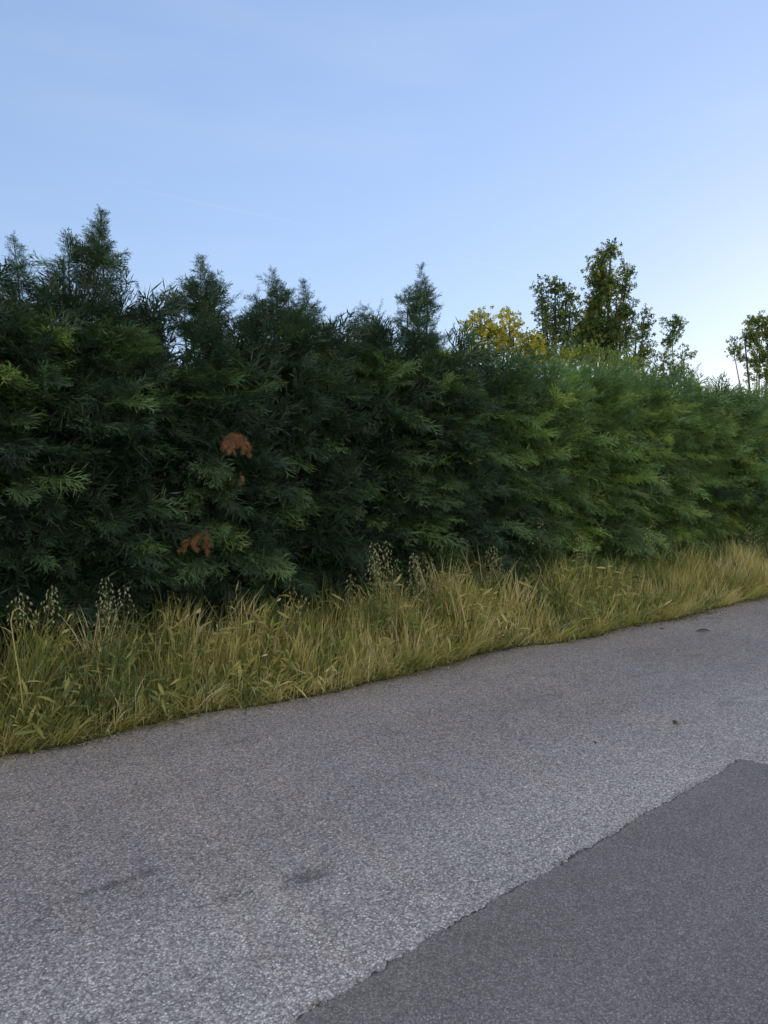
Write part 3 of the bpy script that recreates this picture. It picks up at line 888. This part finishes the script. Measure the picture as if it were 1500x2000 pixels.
def wild_oat(x, y_top, n, stems, spread, label, seed, tint=.7, head=0.28):
    s0, _, t = sn(x, n); H = zz(y_top, t)
    r = np.random.RandomState(seed)
    z0 = float(verge_z(s0, n))
    root = empty('wild_oat', (s0, n, z0), label, 'wild oat', 'wild oats standing in the verge')
    st = Acc(); pos, dr, sc = [], [], []
    H -= z0
    for k in range(stems):
        st = Acc(); pos, dr, sc = [], [], []
        h = H * (1 - 0.22 * r.rand() * (k > 0))
        bx, by = spread * 0.35 * r.randn(2); tx, ty = bx + spread * r.randn() * .6, by + .3 * spread * r.randn()
        u = np.linspace(0, 1, 6)
        path = np.stack([bx + (tx - bx) * u ** 1.6, by + (ty - by) * u ** 1.6, h * u], -1)
        st.add(*tube_arrays(path, np.linspace(.0026, .0008, 6), 4), .25 + .3 * r.rand())
        nh = 14 + r.randint(8)
        for j in range(nh):
            q = (j + r.rand()) / nh
            zc = h - head * (1 - q)
            c = np.array([np.interp(zc, path[:, 2], path[:, 0]), np.interp(zc, path[:, 2], path[:, 1]), zc])
            a = j * 2.4; rad = (0.02 + 0.055 * (1 - q)) * (0.6 + .6 * r.rand())
            e = c + np.array([math.cos(a) * rad, math.sin(a) * rad, .012])
            st.add(*tube_arrays([c, (c + e) / 2 + [0, 0, .008], e], [.0007, .0005, .0004], 3), .5)
            pos.append(e); dr.append([math.cos(a) * .35, math.sin(a) * .35, -1]); sc.append(.75 + .4 * r.rand())
        st.obj('stem', M_GRASS, root)
        pos = np.array(pos); kk = len(pos)
        rot = frames(np.array(dr, float), norm(np.array([0, 1., 0]) + .3 * r.randn(kk, 3)), r.rand(kk) * 6.28)
        v, f, a = scatter(HSK, r.randint(0, 3, kk), pos, rot, np.array(sc), np.clip(tint + .25 * r.randn(kk), 0, 1), .1)
        mesh_obj('seed_head', v, f, M_OAT, root, {'tint': np.clip(a, 0, 1)})
    # basal leaves
    m = stems * 6
    v, f, a = blades(spread * .5 * r.randn(m), spread * .5 * r.randn(m), np.zeros(m), H * (.45 + .4 * r.rand(m)), .005 + .005 * r.rand(m), r.rand(m) * 6.28, .12 + .12 * r.rand(m), .5 + .8 * r.rand(m), .25 + .2 * r.rand(m), 5)
    mesh_obj('leaves', v, f, M_GRASS, root, {'tint': a})
    return root


wild_oat(738, 1058, 4.95, 11, .10, 'tallest and densest clump of wild oats, silvery heads against the dark hedge', 1)
wild_oat(820, 1078, 4.98, 9, .10, 'bushy wild oats with silver heads just right of the densest clump', 2)
wild_oat(885, 1105, 5.00, 4, .10, 'loose wild oats leaning right, third clump from the middle of the hedge foot', 3)
wild_oat(680, 1125, 5.00, 2, .05, 'short pair of wild oats left of the densest clump', 4)
wild_oat(575, 1150, 5.00, 2, .05, 'pale low wild oat stems under the lower green bough', 5, .9)
wild_oat(960, 1070, 5.1, 4, .12, 'bent wild oats arching over the grass right of the silver clumps', 6)
wild_oat(1060, 1012, 5.25, 1, .03, 'single thin wild oat high against the hedge above the grass', 12, .9)
wild_oat(1140, 1040, 5.15, 3, .05, 'upright wild oats with white heads, right of the middle of the verge', 7, .95)
wild_oat(1272, 1028, 5.15, 3, .04, 'tall thin wild oat stalks near the right, widest apart heads', 8, .95)
wild_oat(1300, 1040, 5.2, 2, .05, 'faint wild oats beside the tall thin stalks', 9, .9)
wild_oat(1470, 1020, 5.15, 6, .15, 'wild oats at the right edge where the grass meets the hedge', 10, .8)
wild_oat(212, 1130, 4.9, 5, .08, 'low pale wild oats at the foot of the hedge on the left', 11, .85, .18)
wild_oat(50, 1150, 4.75, 4, .08, 'drooping wild oats at the left edge beside the pale dry stalk', 13, .85, .18)

# single pale dry stalk at the left edge
s0, n0, t0 = sn(14, 4.66)
rt = empty('dry_stalk', (s0, n0, 0.0), 'thick pale straw coloured dead stalk standing at the left edge', 'dry stalk')
v, f = tube_arrays([[.05, 0, 0], [.035, 0, .3], [0.01, 0, .52], [-.005, 0, .68], [.005, -.01, .74], [.035, -.03, .76], [.07, -.04, .72]], [.0042, .004, .0036, .0032, .003, .0026, .002], 6)
mesh_obj('stem', v, f, M_GRASS, rt, {'tint': np.full(len(v), .84)}, True)
v, f, a = scatter(LFP, np.array([0, 1, 2]), np.array([[.02, 0, .3], [.005, 0, .6], [.07, -.04, .72]]), frames(np.array([[.6, -.5, .6], [-.5, -.2, .8], [.5, 0, -1.]]), np.array([[0, 0, 1.]] * 3), np.zeros(3)), np.array([1.4, 1.3, .8]), np.array([.9, .9, .9]))
mesh_obj('leaf', v, f, M_GRASS, rt, {'tint': a})

# fallen straws and leaves on the asphalt
M_BROWN = leaf_mat('withered_leaf', [(0, (0.035, 0.028, 0.02)), (1, (0.11, 0.085, 0.06))], trans=.1, rough=.7)


def fallen(x, y, L, W, rz, label, name='fallen_leaf', mat=M_BROWN, tint=.4):
    t = EYE * FOC / (y - HZ); u = (x - 750) / FOC
    s_, n_ = t * (VY * u + VX), t * (-VX * u + VY)
    k = 9; uu = np.linspace(0, 1, k); w = W * np.sin(math.pi * np.clip(uu, .03, .97)) ** .7 * .5
    xx = L * (uu - .5); zc = .008 + .007 * np.sin(uu * math.pi) * (L / .12) + .006 * uu
    v = np.concatenate([np.stack([xx, w, zc + w * .7], -1), np.stack([xx, 0 * w, zc], -1), np.stack([xx, -w, zc + w * .5], -1)])
    v[:, 2] -= v[:, 2].min() - .002
    i = np.arange(k - 1)
    f = np.concatenate([np.stack([i, i + 1, i + 1 + k, i + k], -1), np.stack([i + k, i + 1 + k, i + 1 + 2 * k, i + 2 * k], -1)])
    o = mesh_obj(name, v, f, mat, None, {'tint': np.full(len(v), tint)}, True)
    o.location = (s_, n_, 0.001); o.rotation_euler = (0, 0, rz)
    o['label'] = label; o['category'] = 'leaf'
    o['group'] = 'withered leaves lying on the road'
    return o


fallen(1382, 1238, .14, .035, R(-35), 'curled dark withered leaf on the asphalt, the farthest and longest')
fallen(1300, 1233, .06, .02, R(-20), 'small dark leaf right at the asphalt edge left of the curled leaf')
fallen(1332, 1424, .045, .03, R(10), 'small crumpled dark leaf on the lighter asphalt above the patch corner')
fallen(1172, 1465, .022, .016, R(50), 'tiny dark leaf scrap on the open asphalt above the dark patch')

# long straws lying over the road edge
def straw(x0, y0, x1, y1, label):
    P = []
    for x, y in ((x0, y0), (x1, y1)):
        t = EYE * FOC / (y - HZ); u = (x - 750) / FOC
        P.append(np.array([t * (VY * u + VX), t * (-VX * u + VY), .008]))
    a, b = P; mdl = (a + b) / 2 + [0, 0, .02]
    v, f = tube_arrays([[0, 0, 0], mdl - a, b - a], [.0035, .003, .0015], 5)
    o = mesh_obj('straw', v, f, M_GRASS, None, {'tint': np.full(len(v), .97)}, True)
    o.location = a; o['label'] = label; o['category'] = 'straw'; o['group'] = 'straws lying at the road edge'


straw(60, 1452, 160, 1425, 'long pale straw lying along the asphalt edge at the lower left')
straw(425, 1375, 500, 1366, 'pale straw lying flat on the asphalt edge below the yellow weeds')
straw(830, 1278, 842, 1308, 'short pale straw pointing onto the asphalt in the middle of the edge')
straw(120, 1400, 152, 1428, 'thin pale straw slanting down to the lower left asphalt edge')

# ------------------------------------------------------------------ broadleaved trees behind the hedge
def leaf_cluster(seed, size, k=7):
    """a short twig with k leaves, each a folded blade"""
    r = np.random.RandomState(seed)
    B = np.stack([np.linspace(0, size * 1.3, k), np.zeros(k), np.zeros(k)], -1)
    a = np.arange(k) * 2.4 + r.rand(k)
    D = norm(np.stack([np.full(k, .55), np.cos(a), np.sin(a) * .8 - .15], -1))
    W = norm(np.cross(D, norm(r.randn(k, 3))))
    return kites(B, D, W, size * (.75 + .5 * r.rand(k)), size * .62 * (.8 + .4 * r.rand(k)))


def broad_tree(name, x, n, lobes, label, cat, mat, leaf=.07, dens=1.0, tint=.4, tjit=.12, trunk_r=.07, seed=0, limbs=True, group='trees behind the hedge', bare=0.0):
    """lobes: (photo x, photo y, half width px, half height px, weight) of leaf masses at this tree's distance"""
    s0, _, t = sn(x, n)
    root = empty(name, (s0, n, 0), label, cat, group)
    r = np.random.RandomState(seed)
    wood = Acc(); pos, dr, tn, sc = [], [], [], []
    right = np.array([VY, -VX, 0]); fwd = np.array([VX, VY, 0])
    base = np.array([0, 0, -.05])
    top = max(zz(l[1] - l[3] * .6, t) for l in lobes)
    # main stem toward the tallest lobe
    for li, (lx, ly, hw, hh, wgt) in enumerate(lobes):
        c = right * ((lx - x) * t / FOC) + np.array([0, 0, zz(ly, t)])
        hwm, hhm = hw * t / FOC, hh * t / FOC
        # limb to this lobe
        k0 = base + np.array([0, 0, min(c[2] * .45, 1.8)])
        path = np.array([base, k0 * [1, 1, .6], k0 + (c - k0) * .5 + right * .05 * r.randn(), c - [0, 0, hhm * .2], c + np.array([0, 0, hhm * .9])])
        rr = trunk_r * (1 if li == 0 else .6)
        wood.add(*tube_arrays(path, [rr, rr * .85, rr * .55, rr * .3, rr * .06], 7))
        m = int(55 * wgt * dens * (hwm * hhm) / (leaf * leaf * 60)) + 14
        for k in range(m):
            q = norm(r.randn(3)) * (0.35 + .72 * r.rand() ** .6)
            # uneven outline: some directions grow longer
            p = c + right * q[0] * hwm + fwd * q[1] * hwm * .8 + np.array([0, 0, q[2] * hhm])
            ax = c + np.array([0, 0, np.clip((p[2] - c[2]) - .35 * hwm, -hhm, hhm * .8)])
            if limbs and k % 3 == 0:
                wood.add(*tube_arrays([ax, (ax + p) / 2 + [0, 0, .03], p], [.010, .007, .002], 3))
            if r.rand() < bare: continue
            g_ = int(4 + 3 * r.rand())
            ctint = tint + tjit * r.randn()
            for j in range(g_):
                pp = p + leaf * 1.3 * r.randn(3)
                pos.append(pp); dr.append(norm(norm(p - ax) + .7 * r.randn(3) + [0, 0, .1])); tn.append(ctint + .05 * r.randn()); sc.append(.75 + .5 * r.rand())
    wood.obj('trunk', M_BARK2, root, smooth=True)
    pos = np.array(pos); k = len(pos)
    protos = [leaf_cluster(seed * 7 + q, leaf) for q in range(5)]
    rot = frames(np.array(dr), norm(np.array([0, 0, 1.]) + .5 * r.randn(k, 3)), r.rand(k) * 6.28)
    v, f, a = scatter(protos, r.randint(0, 5, k), pos, rot, np.array(sc), np.array(tn), .05)
    mesh_obj('crown', v, f, mat, root, {'tint': np.clip(a, 0, 1)})
    return root


broad_tree('golden_tree', 955, 9.6, [(935, 640, 30, 26, .9), (950, 675, 40, 40, 1.1), (992, 640, 20, 32, .4), (1000, 670, 32, 36, .8), (1025, 690, 30, 40, .8)],
           'small tree with bright golden yellow leaves rising behind the hedge', 'tree', M_GOLD, leaf=.042, tint=.5, tjit=.28, seed=3, dens=.85)
broad_tree('leafy_tree', 1085, 10.4, [(1078, 640, 30, 36, .8), (1052, 585, 10, 24, .4), (1060, 610, 14, 26, .4), (1078, 566, 5, 14, .2), (1100, 585, 12, 20, .4), (1108, 615, 14, 22, .4), (1075, 690, 45, 45, 1.2)],
           'dark green tree with twin pointed stems left of the tallest tree', 'tree', M_LEAF, leaf=.050, tint=.38, tjit=.2, seed=4, dens=1.0)
broad_tree('tall_tree', 1170, 10.8, [(1166, 590, 20, 60, 1.7), (1168, 522, 10, 26, .7), (1183, 500, 9, 12, .5), (1155, 545, 9, 20, .5), (1180, 560, 14, 26, .7), (1160, 670, 42, 50, 1.6), (1196, 620, 12, 34, .7), (1208, 570, 8, 20, .4), (1217, 540, 6, 14, .3), (1140, 640, 12, 30, .5), (1188, 680, 26, 40, .8), (1125, 665, 24, 34, .7), (1215, 620, 14, 30, .5), (1150, 600, 14, 26, .5)],
           'tallest dark narrow tree rising behind the hedge with an ivy like leafy column', 'tree', M_LEAF, leaf=.052, tint=.38, tjit=.22, seed=5, dens=1.25, trunk_r=.1)
broad_tree('leafy_tree', 1235, 10.6, [(1235, 680, 28, 40, .9), (1250, 635, 10, 26, .5), (1215, 655, 12, 26, .5)],
           'slim small leafed tree just right of the tallest tree', 'tree', M_LEAF, leaf=.050, tint=.42, seed=6, dens=.8)
broad_tree('leafy_shrub', 1130, 9.0, [(1040, 705, 34, 26, .8), (1110, 712, 36, 24, .8), (1150, 700, 22, 22, .5), (1195, 718, 30, 24, .7), (1240, 728, 22, 18, .5)],
           'low yellow green shrub peeping over the hedge top below the tallest tree', 'shrub', M_LEAF, leaf=.045, tint=.66, tjit=.2, seed=12, dens=1.1, trunk_r=.03)
broad_tree('leafy_tree', 1303, 10.9, [(1305, 645, 19, 18, .9), (1298, 668, 9, 12, .4)],
           'lone round tuft of leaves on a thin bare stem against the sky', 'tree', M_LEAF, leaf=.050, tint=.38, seed=7, dens=.8, trunk_r=.03)
broad_tree('twiggy_bush', 1310, 10.2, [(1290, 715, 30, 38, .7), (1325, 710, 28, 36, .7), (1310, 740, 45, 30, 1.2)],
           'thin twiggy bush with few leaves under the lone leaf tuft', 'bush', M_LEAF, leaf=.045, tint=.45, seed=8, dens=.5, trunk_r=.03, bare=.35)
broad_tree('olive_tree', 1475, 11.2, [(1445, 665, 26, 14, .8), (1472, 634, 24, 9, .7), (1500, 640, 30, 26, .9), (1425, 690, 14, 10, .2), (1470, 690, 30, 26, .8), (1490, 725, 34, 30, .8), (1530, 660, 40, 50, 1.3)],
           'olive and yellow leaved tree with bare lower twigs at the right edge', 'tree', M_LEAF, leaf=.060, tint=.50, tjit=.18, seed=9, dens=1.2, trunk_r=.06, bare=.1)
print('verts', sum(len(m.vertices) for m in bpy.data.meshes))
